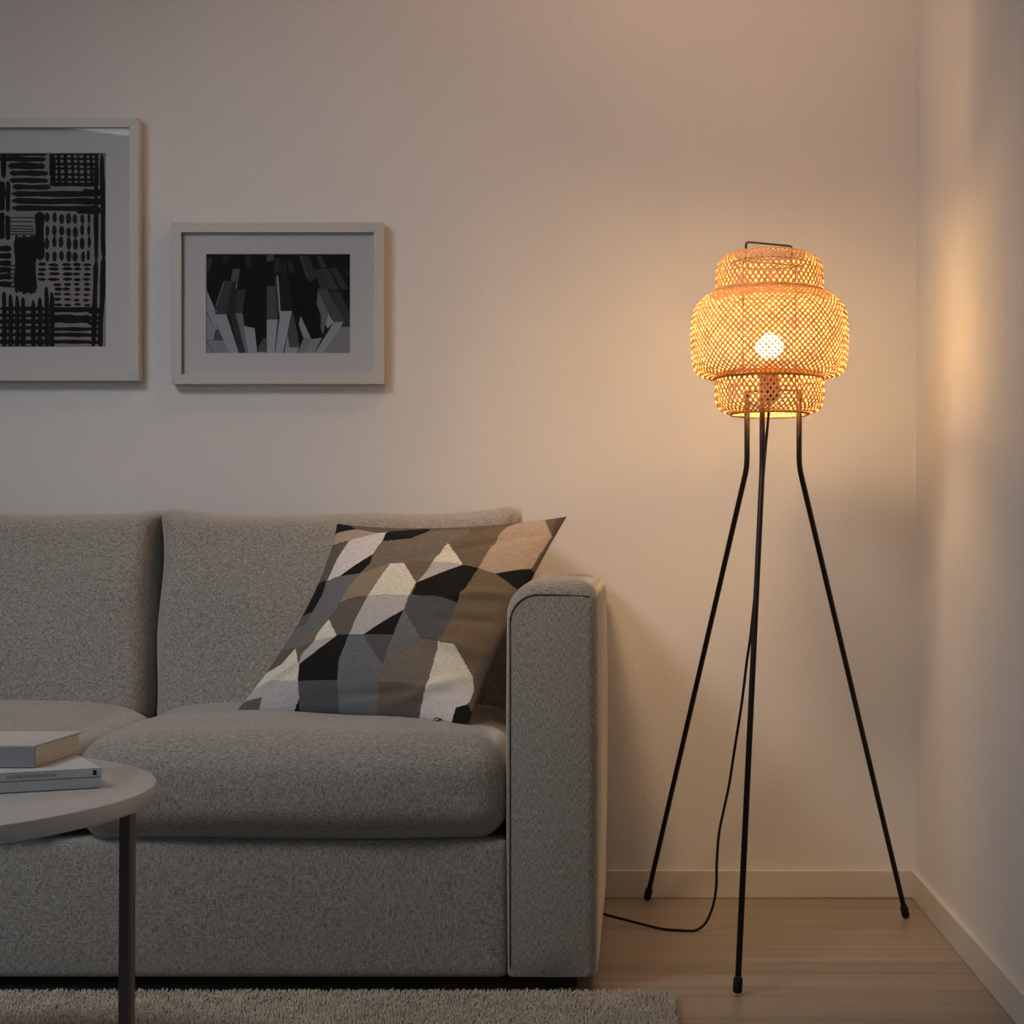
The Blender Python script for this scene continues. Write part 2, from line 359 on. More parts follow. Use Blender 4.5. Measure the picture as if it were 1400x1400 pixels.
# ------------------------------------------------------------------ patterned throw pillow
PATTERN=[
((0.4,0.32,0.25),[(-1,0.83),(-0.795,0.917),(-0.478,0.802),(-0.397,0.823),(-0.497,0.76),(-0.782,0.745),(-1,0.68)]),
((0.012,0.011,0.011),[(-1,0.995),(-1,0.998),(-0.762,0.907),(-1,0.823)]),
((0.62,0.59,0.58),[(-0.782,0.745),(-0.68,0.772),(-0.39,0.833),(-0.422,0.51),(-0.657,0.28),(-0.825,0.262),(-0.825,0.52)]),
((0.12,0.105,0.09),[(-1,0.55),(-1,0.698),(-0.777,0.745),(-0.825,0.52),(-0.825,0.262),(-1,0.248)]),
((0.012,0.011,0.011),[(-0.42,0.518),(-0.395,0.405),(-0.448,0.272),(-0.682,0.27)]),
((0.012,0.011,0.011),[(-0.84,0.272),(-0.802,0.11),(-0.815,-0.052),(-1,-0.147),(-1,-0.012),(-1,0.343)]),
((0.14,0.147,0.155),[(-0.838,0.268),(-0.685,0.278),(-0.443,0.275),(-0.488,-0.037),(-0.535,-0.205),(-0.64,-0.318),(-0.745,-0.45),(-1,-0.325),(-0.825,-0.182),(-0.815,-0.052),(-0.802,0.11)]),
((0.012,0.011,0.011),[(-0.41,0.875),(-0.085,0.94),(-0.037,0.838),(-0.135,0.725),(-0.417,0.703)]),
((0.17,0.145,0.12),[(-0.417,0.703),(-0.135,0.725),(-0.14,0.478),(-0.18,0.395),(-0.45,0.278),(-0.392,0.39),(-0.42,0.518)]),
((0.26,0.21,0.145),[(-0.18,0.395),(-0.195,0.01),(-0.505,-0.05),(-0.492,0.135),(-0.443,0.275)]),
((0.17,0.145,0.12),[(-0.055,0.867),(0.28,0.895),(0.347,0.768),(0.228,0.65),(0.205,0.405),(-0.18,0.395),(-0.14,0.478),(-0.135,0.725)]),
((0.66,0.63,0.53),[(-0.18,0.395),(-0.05,0.395),(0.17,0.15),(0.163,0.005),(-0.068,0.022),(-0.228,0.005)]),
((0.43,0.42,0.42),[(-0.228,0.005),(-0.068,0.022),(0.165,0.01),(0.183,-0.132),(-0.078,-0.38),(-0.22,-0.38),(-0.232,-0.203)]),
((0.155,0.118,0.078),[(-0.05,0.395),(0.065,0.413),(0.205,0.405),(0.208,0.292),(0.17,0.15)]),
((0.66,0.63,0.53),[(0.228,0.65),(0.475,0.373),(0.33,0.4),(0.205,0.405),(0.205,0.558)]),
((0.43,0.42,0.42),[(0.205,0.405),(0.33,0.4),(0.475,0.373),(0.175,0.155),(0.208,0.292)]),
((0.155,0.118,0.078),[(0.228,0.65),(0.338,0.788),(0.565,0.94),(0.595,0.867),(0.615,0.343),(0.475,0.373)]),
((0.012,0.011,0.011),[(0.475,0.373),(0.613,0.347),(0.6,0.145),(0.59,-0.03),(0.44,0.002),(0.188,0.015),(0.175,0.155)]),
((0.4,0.32,0.25),[(0.59,0.877),(0.657,0.985),(0.838,0.995),(0.848,0.97),(0.985,0.78),(0.975,0.433),(0.762,0.308),(0.615,0.343)]),
((0.085,0.065,0.05),[(0.84,0.995),(1.0,1.0),(1.0,0.978),(0.985,0.78)]),
((0.012,0.011,0.011),[(0.76,0.31),(0.975,0.433),(1.0,0.255),(0.943,0.215)]),
((0.155,0.118,0.078),[(0.613,0.347),(0.76,0.31),(0.95,0.218),(1.0,0.153),(0.983,-0.09),(0.978,-0.292),(0.94,-0.51),(0.93,-0.63),(0.732,-0.425),(0.595,-0.417),(0.59,-0.03),(0.6,0.145)]),
((0.085,0.086,0.092),[(0.188,0.015),(0.44,0.002),(0.59,-0.03),(0.595,-0.417),(0.438,-0.402),(0.183,-0.132)]),
((0.14,0.147,0.155),[(0.183,-0.132),(0.438,-0.402),(0.198,-0.633),(0.193,-0.375)]),
((0.012,0.011,0.011),[(0.183,-0.132),(0.188,-0.377),(-0.08,-0.377)]),
((0.12,0.105,0.09),[(-0.5,-0.042),(-0.37,0.005),(-0.228,0.005),(-0.232,-0.203),(-0.22,-0.38),(-0.34,-0.38),(-0.525,-0.208)]),
((0.66,0.63,0.53),[(-0.525,-0.208),(-0.34,-0.387),(-0.562,-0.443),(-0.568,-0.343)]),
((0.43,0.42,0.42),[(-0.343,-0.382),(-0.587,-0.633),(-0.613,-0.508),(-0.56,-0.422)]),
((0.012,0.011,0.011),[(-0.34,-0.38),(-0.22,-0.38),(-0.215,-0.603),(-0.157,-0.775),(-0.525,-0.772),(-0.595,-0.652)]),
((0.14,0.147,0.155),[(-0.22,-0.38),(-0.08,-0.377),(0.198,-0.643),(0.2,-0.762),(0.25,-0.902),(0.353,-1),(-0.032,-1),(-0.105,-0.907),(-0.157,-0.775),(-0.215,-0.603)]),
((0.085,0.086,0.092),[(-0.08,-0.377),(0.188,-0.377),(0.198,-0.643)]),
((0.17,0.145,0.12),[(0.445,-0.402),(0.595,-0.417),(0.623,-0.782),(0.397,-0.767),(0.203,-0.772),(0.2,-0.637)]),
((0.12,0.105,0.09),[(0.203,-0.772),(0.397,-0.767),(0.623,-0.782),(0.585,-1),(0.35,-1),(0.285,-1),(0.228,-0.877)]),
((0.66,0.63,0.53),[(0.595,-0.417),(0.732,-0.425),(0.93,-0.63),(0.965,-0.728),(0.615,-0.777)]),
((0.62,0.59,0.58),[(0.615,-0.777),(0.965,-0.728),(0.965,-0.818),(0.933,-0.873),(0.835,-1),(0.568,-1)]),
((0.17,0.145,0.12),[(-0.525,-0.208),(-0.568,-0.343),(-0.56,-0.422),(-0.722,-0.463),(-0.782,-0.44),(-0.777,-0.405),(-0.645,-0.31)]),
((0.12,0.105,0.09),[(-0.722,-0.463),(-0.56,-0.422),(-0.613,-0.508),(-0.587,-0.633)]),
((0.66,0.63,0.53),[(-0.74,-0.458),(-0.587,-0.633),(-0.527,-0.777),(-0.78,-0.758),(-1,-0.823),(-1,-0.705),(-0.807,-0.595)]),
((0.43,0.42,0.42),[(-1,-0.823),(-0.782,-0.752),(-0.525,-0.772),(-0.453,-0.91),(-0.512,-1),(-0.728,-1)]),
((0.012,0.011,0.011),[(-0.455,-0.91),(-0.323,-1),(-0.535,-1)]),
((0.085,0.086,0.092),[(-0.525,-0.772),(-0.157,-0.775),(-0.105,-0.907),(-0.01,-1),(-0.323,-1),(-0.453,-0.91)]),
((0.12,0.105,0.09),[(-0.81,-0.88),(-0.705,-1),(-1,-1),(-1,-0.92)]),
((0.66,0.63,0.53),[(-1,-0.917),(-1,-1),(-1,-1),(-1,-1)]),
((0.012,0.011,0.011),[(0.79,-1),(0.833,-1),(0.877,-0.895),(0.938,-0.86),(0.968,-0.86),(1.0,-1),(0.798,-1)])]

def make_pillow():
    TL, TR, BL, BR = P(461, 716, 3.40), P(775, 706, 3.27), P(320, 976, 3.16), P(640, 990, 3.02)
    TL, TR, BL, BR = [np.array(x) for x in (TL, TR, BL, BR)]
    nrm = np.cross(TR - TL, BL - TL); nrm /= np.linalg.norm(nrm)
    if nrm[1] > 0: nrm = -nrm
    def surf(u, v, side, extra):
        uu = u * (1 - np.where(u < 0, .15, .05) * (1 - v * v)); vv = v * (1 - .10 * (1 - u * u) * (v > 0) - .03 * (1 - u * u) * (v <= 0))
        a = (uu + 1) / 2; b = (1 - vv) / 2
        p = ((1 - a) * (1 - b))[..., None] * TL + (a * (1 - b))[..., None] * TR + ((1 - a) * b)[..., None] * BL + (a * b)[..., None] * BR
        t = (.060 if side > 0 else .050) * ((1 - np.abs(u) ** 2.4) ** .62) * ((1 - np.abs(v) ** 2.4) ** .62)
        return p + (side * (t + extra))[..., None] * nrm
    N = 300
    g = np.sin(np.linspace(-1, 1, N + 1) * math.pi / 2) * .35 + np.linspace(-1, 1, N + 1) * .65
    U, Vv = np.meshgrid(g, g)
    def inside(pl, x, y):
        c = np.zeros(x.shape, bool); n = len(pl)
        for i in range(n):
            x1, y1 = pl[i]; x2, y2 = pl[(i + 1) % n]
            if y1 == y2: continue
            c ^= ((y1 > y) != (y2 > y)) & (x < (x2 - x1) * (y - y1) / (y2 - y1) + x1)
        return c
    # soft creases gathered towards the lower right corner and the right edge
    def crease(U, Vv):
        e = np.zeros(U.shape)
        for (cu, cv, du, dv, wd, ln, am) in ((.80, .10, 1, .25, .05, .35, .006), (.82, -.15, 1, .15, .05, .3, -.005), (.78, -.42, 1, -.1, .05, .32, .006),
                                             (.62, -.80, .9, .5, .05, .35, .006), (.2, -.86, 1, .1, .04, .5, -.004), (.45, .62, 1, .35, .05, .5, -.004), (-.5, .82, 1, -.2, .05, .4, .004),
                                             (-.86, -.2, .1, 1, .05, .4, -.004), (-.75, -.7, .8, .6, .05, .25, .005)):
            L = math.hypot(du, dv); du /= L; dv /= L
            a = (U - cu) * du + (Vv - cv) * dv; b = -(U - cu) * dv + (Vv - cv) * du
            e += am * np.exp(-(b / wd) ** 2 - (a / ln) ** 2)
        return e * (1 - np.abs(U) ** 8) * (1 - np.abs(Vv) ** 8)
    Sf = surf(U, Vv, 1, 1.7 * crease(U, Vv))
    cu = (U[:-1, :-1] + U[1:, 1:]) / 2; cv = (Vv[:-1, :-1] + Vv[1:, 1:]) / 2
    colr = np.zeros(cu.shape + (3,)); colr[:] = (.12, .105, .09)
    for c, pl in PATTERN:
        pl2 = [(1.3 * x if abs(x) > .985 else x, 1.3 * y if abs(y) > .985 else y) for x, y in pl]
        colr[inside(pl2, cu, cv)] = c
    n1 = N + 1
    Nb = 60; gb = np.linspace(0, N, Nb + 1).round().astype(int)
    Ub, Vb = U[np.ix_(gb, gb)], Vv[np.ix_(gb, gb)]
    Sb = surf(Ub, Vb, -1, np.zeros(Ub.shape))
    idx = np.arange(n1 * n1).reshape(n1, n1)
    fr = np.stack([idx[:-1, :-1], idx[:-1, 1:], idx[1:, 1:], idx[1:, :-1]], -1).reshape(-1, 4)
    off = n1 * n1; ib = np.arange((Nb + 1) ** 2).reshape(Nb + 1, Nb + 1) + off
    bk = np.stack([ib[:-1, :-1], ib[1:, :-1], ib[1:, 1:], ib[:-1, 1:]], -1).reshape(-1, 4)
    verts = np.concatenate([Sf.reshape(-1, 3), Sb.reshape(-1, 3)]); faces = np.concatenate([fr, bk])
    bc = np.zeros((Nb, Nb, 3)); bc[:] = (.55, .45, .34)
    vb = (Vb[:-1, :-1] + Vb[1:, 1:]) / 2; ub = (Ub[:-1, :-1] + Ub[1:, 1:]) / 2
    bc[(vb > .80) & (ub > .80)] = (.085, .065, .05); bc[(vb < .25)] = (.12, .10, .08); bc[(vb < -.55)] = (.5, .45, .42)
    cols = np.concatenate([colr.reshape(-1, 3), bc.reshape(-1, 3)])
    m, t, b = mat('printed_cotton')
    at = node(t, 'ShaderNodeAttribute'); at.attribute_name = 'print'
    nz = noise(t, coords(t, (120, 120, 900)), 1, 2, .6)
    mul = node(t, 'ShaderNodeMixRGB', blend_type='MULTIPLY'); mul.inputs[0].default_value = 1
    t.links.new(at.outputs['Color'], mul.inputs[1]); t.links.new(ramp(t, nz, [(.3, (.78, .78, .78)), (.7, (1.15, 1.15, 1.15))]), mul.inputs[2])
    t.links.new(mul.outputs[0], b.inputs['Base Color']); b.inputs['Roughness'].default_value = .9; b.inputs['Specular IOR Level'].default_value = .15
    bump(t, b, nz, .2, .001)
    base = (TL + TR + BL + BR) / 4; base[2] = .445
    pil = empty('throw_pillow', base)
    tag(pil, 'square throw pillow with black, white, grey and tan geometric pattern leaning on sofa arm', 'pillow')
    o = obj('pillow_cover', verts, faces, m, pil)
    ca = o.data.color_attributes.new('print', 'FLOAT_COLOR', 'CORNER')
    c4 = np.ones((len(cols) * 4, 4)); c4[:, :3] = np.repeat(cols, 4, 0); ca.data.foreach_set('color', c4.ravel())
    # zip pull at the lower corner
    z = P(604, 984, 3.03)
    MB().tube([z + Vector((0, 0, 0)), z + Vector((-.008, -.004, -.002)), z + Vector((-.016, -.006, -.003)), z + Vector((-.010, -.002, .003)), z], .0011, 6).build('zip_pull', M['steel'], pil)
make_pillow()

# ------------------------------------------------------------------ pictures on the wall
def picture(x0, x1, z0, z1, bw, depth, px0, px1, pz0, pz1, label):
    yf = WALL - depth; root = empty('picture_frame', ((x0 + x1) / 2, WALL - .001, (z0 + z1) / 2))
    tag(root, label, 'picture')
    for (a, b, c, d) in (((x0, z0), (x1, z0), (x1 - bw, z0 + bw), (x0 + bw, z0 + bw)), ((x1, z0), (x1, z1), (x1 - bw, z1 - bw), (x1 - bw, z0 + bw)),
                         ((x1, z1), (x0, z1), (x0 + bw, z1 - bw), (x1 - bw, z1 - bw)), ((x0, z1), (x0, z0), (x0 + bw, z0 + bw), (x0 + bw, z1 - bw))):
        g = .00012; q = [a, b, c, d]; cxx = sum(p[0] for p in q) / 4; czz = sum(p[1] for p in q) / 4
        V = []
        for y in (yf, WALL - .0015):
            for (x, z) in q:
                V.append((x, y, z))
        fcs = [(0, 1, 2, 3), (7, 6, 5, 4), (0, 4, 5, 1), (1, 5, 6, 2), (2, 6, 7, 3), (3, 7, 4, 0)]
        bevel(obj('moulding', V, fcs, M['frame'], root, smooth=False), .0007, 2)
    MB().box(x0 + bw - .002, x1 - bw + .002, WALL - .012, WALL - .004, z0 + bw - .002, z1 - bw + .002).build('backing_board', M['frame'], root, smooth=False)
    # mat board with a window
    ym = WALL - .018; xi0, xi1, zi0, zi1 = x0 + bw - .001, x1 - bw + .001, z0 + bw - .001, z1 - bw + .001
    V = []
    for y in (ym, ym + .002):
        for (x, z) in ((xi0, zi0), (xi1, zi0), (xi1, zi1), (xi0, zi1)): V.append((x, y, z))
        e = 0 if y == ym else .0012
        for (x, z) in ((px0 + e, pz0 + e), (px1 - e, pz0 + e), (px1 - e, pz1 - e), (px0 + e, pz1 - e)): V.append((x, y, z))
    fcs = []
    for k in range(4):
        k2 = (k + 1) % 4
        fcs += [(k, k2, 4 + k2, 4 + k), (4 + k, 4 + k2, 12 + k2, 12 + k)]
    obj('mat_board', V, fcs, M['mat_'], root, smooth=False)
    MB().box(xi0, xi1, yf + .0045, yf + .006, zi0, zi1).build('glass', M['glass'], root, smooth=False)
    return root, ym + .0021
greys = {}
def ink(c):
    k = tuple(round(x, 3) for x in c)
    if k not in greys: greys[k] = plain('print_tone_%03d' % len(greys), k, .8, spec=.2)
    return greys[k]
def print_mesh(root, name, shapes, conv, bg, rect):
    # flat printed sheet: layered polygons, each 0.03 mm above the last
    V = []; Fc = []; mats = [ink(bg)]; mi = [0]
    px0, px1, pz0, pz1, y = rect
    V += [(px0 - .004, y + .001, pz0 - .004), (px1 + .004, y + .001, pz0 - .004), (px1 + .004, y + .001, pz1 + .004), (px0 - .004, y + .001, pz1 + .004)]; Fc.append((0, 1, 2, 3))
    for k, (c, pl) in enumerate(shapes):
        m = ink(c)
        if m not in mats: mats.append(m)
        n = len(V); yy = y + .001 - .00004 - .0007 * (k + 1) / len(shapes)
        for (a, b) in pl:
            x, z = conv(a, b); V.append((min(max(x, px0 - .003), px1 + .003), yy, min(max(z, pz0 - .003), pz1 + .003)))
        Fc.append(tuple(range(n, n + len(pl)))); mi.append(mats.index(m))
    o = obj(name, V, Fc, mats, root, smooth=False)
    o.data.polygons.foreach_set('material_index', mi); return o
# small landscape frame: photograph of upright books
df = .030; Dm = WALL - .018
def fx(px, D): return (px - CX) * D / F
def fz(py, D): return H - (py - CY) * D / F
Dfr = WALL - df
x0, x1, z0, z1 = fx(234, Dfr), fx(524.5, Dfr), fz(525, Dfr), fz(304, Dfr)
root, yp = picture(x0, x1, z0, z1, fx(247.5, Dfr) - x0, df, fx(281.5, Dm), fx(479, Dm), fz(483.2, Dm), fz(347, Dm),
                   'small white landscape frame holding a dark photograph of upright books')
q0, q1 = fx(281.5, Dm), fx(479, Dm); r0, r1 = fz(483.2, Dm), fz(347, Dm)
cv = lambda a, b: (q0 + (a - 12) / (1390 - 12) * (q1 - q0), r1 - (b - 48) / (1000 - 48) * (r1 - r0))
g = lambda v: (v * .97, v * .94, v)
bk = [
 (g(.06), [(12, 85), (75, 88), (30, 235), (12, 240)]), (g(.03), [(150, 50), (235, 50), (205, 135), (175, 150)]), (g(.035), [(380, 55), (450, 55), (430, 170), (385, 165)]),
 (g(.11), [(590, 50), (660, 50), (655, 108), (590, 125)]), (g(.04), [(668, 80), (718, 90), (728, 222), (660, 215)]), (g(.03), [(730, 100), (770, 110), (780, 245), (740, 245)]), (g(.035), [(780, 110), (830, 120), (860, 235), (800, 215)]),
 (g(.05), [(895, 65), (990, 65), (1065, 265), (1000, 330), (960, 260)]), (g(.10), [(905, 60), (918, 60), (985, 262), (975, 268)]), (g(.06), [(1060, 65), (1110, 65), (1165, 180), (1115, 185)]),
 (g(.055), [(1040, 190), (1115, 190), (1190, 390), (1100, 370)]), (g(.065), [(1115, 190), (1180, 190), (1280, 392), (1192, 392)]), (g(.055), [(1195, 185), (1260, 185), (1375, 385), (1300, 390)]), (g(.035), [(1320, 200), (1390, 220), (1390, 300)]),
 (g(.40), [(12, 380), (95, 575), (120, 770), (102, 775), (12, 585)]), (g(.36), [(12, 600), (102, 780), (80, 870), (12, 868)]), (g(.30), [(12, 868), (75, 998), (12, 998)]),
 (g(.11), [(125, 745), (180, 875), (80, 872)]), (g(.30), [(18, 872), (180, 875), (235, 998), (80, 998)]),
 (g(.12), [(268, 188), (335, 188), (312, 340), (290, 320), (245, 300)]), (g(.5), [(292, 335), (310, 345), (300, 385)]),
 (g(.07), [(183, 305), (285, 310), (232, 470), (205, 625), (85, 612), (130, 470)]), (g(.35), [(180, 310), (186, 310), (108, 540), (100, 545)]),
 (g(.035), [(255, 330), (300, 350), (290, 620), (240, 640), (205, 625), (232, 470)]),
 (g(.42), [(85, 622), (205, 625), (325, 998), (235, 998), (130, 770)]), (g(.55), [(85, 612), (120, 580), (108, 600)]),
 (g(.06), [(305, 385), (390, 388), (358, 610), (285, 615)]), (g(.22), [(285, 615), (358, 610), (372, 690), (410, 998), (370, 998)]), (g(.05), [(240, 640), (290, 615), (320, 720), (385, 998), (325, 998)]),
 (g(.42), [(370, 735), (475, 757), (500, 998), (412, 998)]), (g(.10), [(500, 998), (510, 935), (560, 850), (583, 850), (583, 998)]), (g(.33), [(500, 985), (583, 980), (583, 998), (500, 998)]),
 (g(.10), [(590, 355), (668, 355), (695, 670), (590, 672)]), (g(.45), [(590, 675), (695, 672), (665, 998), (590, 998)]),
 (g(.06), [(665, 270), (685, 275), (710, 600), (700, 660), (675, 420)]), (g(.42), [(683, 252), (696, 252), (720, 500), (722, 600), (710, 640), (700, 470)]),
 (g(.02), [(700, 250), (800, 250), (830, 590), (722, 592)]), (g(.45), [(722, 595), (830, 592), (790, 800), (745, 998), (670, 998), (700, 740)]),
 (g(.10), [(838, 600), (880, 790), (905, 940), (805, 938), (790, 820)]), (g(.40), [(790, 820), (805, 940), (895, 940), (885, 998), (755, 998)]),
 (g(.005), [(800, 240), (1080, 330), (1065, 520), (1120, 640), (1110, 850), (1020, 860), (915, 640), (860, 600)]),
 (g(.38), [(915, 640), (1015, 860), (940, 850), (895, 720)]), (g(.28), [(940, 855), (1015, 860), (950, 998), (885, 998)]), (g(.34), [(1015, 862), (1120, 848), (1040, 998), (950, 998)]),
 (g(.10), [(1072, 375), (1165, 380), (1325, 690), (1230, 697)]), (g(.20), [(1080, 400), (1190, 625), (1150, 700), (1130, 820), (1105, 760), (1108, 640), (1065, 520)]), (g(.42), [(1180, 620), (1230, 700), (1170, 760), (1150, 720)]),
 (g(.42), [(1230, 700), (1325, 692), (1290, 760), (1130, 998), (1045, 998), (1170, 800)]),
 (g(.055), [(1185, 400), (1290, 410), (1390, 620), (1390, 745), (1300, 745), (1325, 690), (1250, 540)]), (g(.30), [(1300, 745), (1390, 745), (1390, 998), (1135, 998)])]
print_mesh(root, 'photograph', bk, cv, (.008, .008, .010), (q0, q1, r0, r1, yp))
# large frame: brush-stroke print
x1, z0, z1 = fx(189.5, Dfr), fz(520.5, Dfr), fz(161, Dfr); x0 = x1 - .735
Lp0 = x0 + (x1 - fx(145, Dm))
root, yp = picture(x0, x1, z0, z1, x1 - fx(176.5, Dfr), df, Lp0, fx(145, Dm), fz(474.5, Dm), fz(209, Dm),
                   'large white frame at left edge holding a black brush-stroke print')
q1 = fx(145, Dm); ppx = (fx(145, Dm) - fx(0, Dm)) / 725.0; r1 = fz(209, Dm)
cv = lambda a, b: (q1 - (725 - a) * ppx, r1 - (b - 45) * ppx)
rnd = random.Random(3)
strokes = []
K0 = (.010, .010, .012); K1 = (.016, .017, .022); K2 = (.022, .026, .034)
def stroke(x0, y0, x1, y1, w, col=K0, tip=.35, wob_=.06, n=14):
    L = math.hypot(x1 - x0, y1 - y0); dx, dy = (x1 - x0) / L, (y1 - y0) / L; a = []; b = []
    ph = rnd.random() * 9
    for i in range(n + 1):
        t = i / n; e = min(1, (t * L / (w * tip + 1e-6)), ((1 - t) * L / (w * tip + 1e-6))); e = math.sqrt(max(.03, e * (2 - e)))
        hw = w / 2 * e; o1 = w * wob_ * math.sin(ph + t * 11) + rnd.uniform(-1, 1) * w * wob_ * .5
        o2 = w * wob_ * math.sin(ph * 2 + t * 9) + rnd.uniform(-1, 1) * w * wob_ * .5
        x, y = x0 + dx * L * t, y0 + dy * L * t
        a.append((x - dy * (hw + o1), y + dx * (hw + o1))); b.append((x + dy * (hw + o2), y - dx * (hw + o2)))
    strokes.append((col, a + b[::-1]))
def leaf(cx, cy, w, h, col=K1):
    pts = []
    for i in range(14):
        a = 2 * math.pi * i / 14; k = 1 - .25 * abs(math.cos(a)) if h > w else 1
        sx = abs(math.cos(a)) ** 1.1 * math.copysign(1, math.cos(a)); sy = math.sin(a)
        pts.append((cx + w / 2 * sx * rnd.uniform(.88, 1.1), cy + h / 2 * sy * rnd.uniform(.93, 1.05)))
    strokes.append((col, pts))
def strokes_right():
    for (a, y, b, w) in ((-20, 84, 312, 34), (50, 130, 306, 44), (62, 180, 330, 36), (62, 229, 328, 34), (80, 275, 345, 34)): stroke(a, y, b, y + 4, w, K1)
    stroke(-20, 55, 320, 52, 22, K1)
    stroke(18, 30, 22, 215, 34); stroke(10, 235, 8, 440, 46); stroke(52, 235, 50, 445, 30)
    for (x, w) in ((352, 40), (396, 22), (442, 26), (490, 20), (530, 16), (576, 22), (618, 22), (655, 24)): stroke(x, 35, x + 8, 268, w)
    for (y, w) in ((50, 14), (82, 16), (118, 20), (150, 16), (190, 16), (225, 20), (258, 26)): stroke(332, y, 680, y + 3, w)
    for (y, w) in ((322, 40), (372, 40), (420, 36)): stroke(75, y, 690, y + 4, w, K1)
    stroke(560, 310, 700, 318, 44, K0); stroke(520, 440, 690, 444, 38); stroke(500, 372, 700, 376, 44)
    stroke(655, 120, 654, 800, 30, K0, wob_=.08); stroke(654, 780, 634, 1390, 34, K0, wob_=.08)
    stroke(694, 40, 705, 780, 30, K0, wob_=.08); stroke(706, 740, 680, 1390, 34, K0, wob_=.08)
    for y in (485, 512, 542, 562, 580, 598): stroke(10, y, 235, y + 2, 7)
    stroke(8, 450, 8, 635, 40); stroke(50, 470, 50, 640, 32)
    stroke(268, 445, 268, 780, 62, K0); stroke(170, 615, 172, 1000, 150, K0, tip=.12, wob_=.03)
    for x in (110, 135, 160, 185, 210, 232): stroke(x, 600 + rnd.uniform(0, 20), x, 660, 22); stroke(x, 940, x, 1000 + rnd.uniform(-5, 12), 22)
    for r_, ys in enumerate((490, 572, 655, 748)):
        for c_, x in enumerate((318, 368, 416, 465, 513, 562, 604)):
            leaf(x + rnd.uniform(-4, 4), ys + (0, 0, 0, 8, 12, 2, 0)[c_] * (1 if r_ == 1 or r_ == 2 else .4) + rnd.uniform(-6, 6), (30, 32, 34, 36, 34, 30, 24)[c_] * rnd.uniform(.9, 1.1), (74, 76, 84, 76)[r_] * rnd.uniform(.9, 1.08), K1 if c_ < 5 else K0)
    for r_, ys in enumerate((806, 838, 872, 908, 942, 976, 1012, 1048, 1082)):
        for c_, x in enumerate((282, 366, 456, 525, 590)):
            if c_ == 0 and r_ > 3: continue
            if c_ == 1 and r_ > 3: x = 392
            leaf(x + rnd.uniform(-5, 5), ys + rnd.uniform(-4, 4), (56, 74, 68, 52, 54)[c_] * (.8 if r_ > 3 else 1) * rnd.uniform(.9, 1.1), 24 * (.8 if r_ > 5 else 1) * rnd.uniform(.85, 1.1), K0)
    for y in (696, 746, 796, 842, 888, 940): stroke(-30, y, 76, y + 3, 38)
    for y in (815, 842, 870, 900, 930, 958): stroke(50, y, 110, y, 9)
    for (x, t_) in ((24, 990), (68, 1010), (114, 1020), (154, 1030), (222, 1050), (268, 1030), (314, 955), (350, 995)): stroke(x, t_, x + 4, 1200, 30, tip=2.2); stroke(x + 4, 1100, x + 2, 1385, 32)
    stroke(-20, 1108, 700, 1112, 26)
    for (y, w) in ((1155, 26), (1196, 32), (1240, 24), (1286, 26), (1336, 30), (1372, 18)): stroke(-20, y, 372, y, w)
    for (y, w) in ((1122, 20), (1178, 56), (1248, 26), (1286, 28), (1334, 26), (1374, 14)): stroke(350, y, 620, y + 2, w)
    for y in (1130, 1172, 1208, 1246, 1290, 1340): stroke(600, y, 690, y, 22)
strokes_right()
# the far part of the print lies outside the picture: simple repeated strokes
for y in range(80, 1380, 60): stroke(-1500 + rnd.uniform(0, 100), y, -60 - rnd.uniform(0, 200), y + 4, 34, K1)
print_mesh(root, 'art_print', strokes, cv, (.30, .27, .245), (Lp0, q1, fz(474.5, Dm), r1, yp))

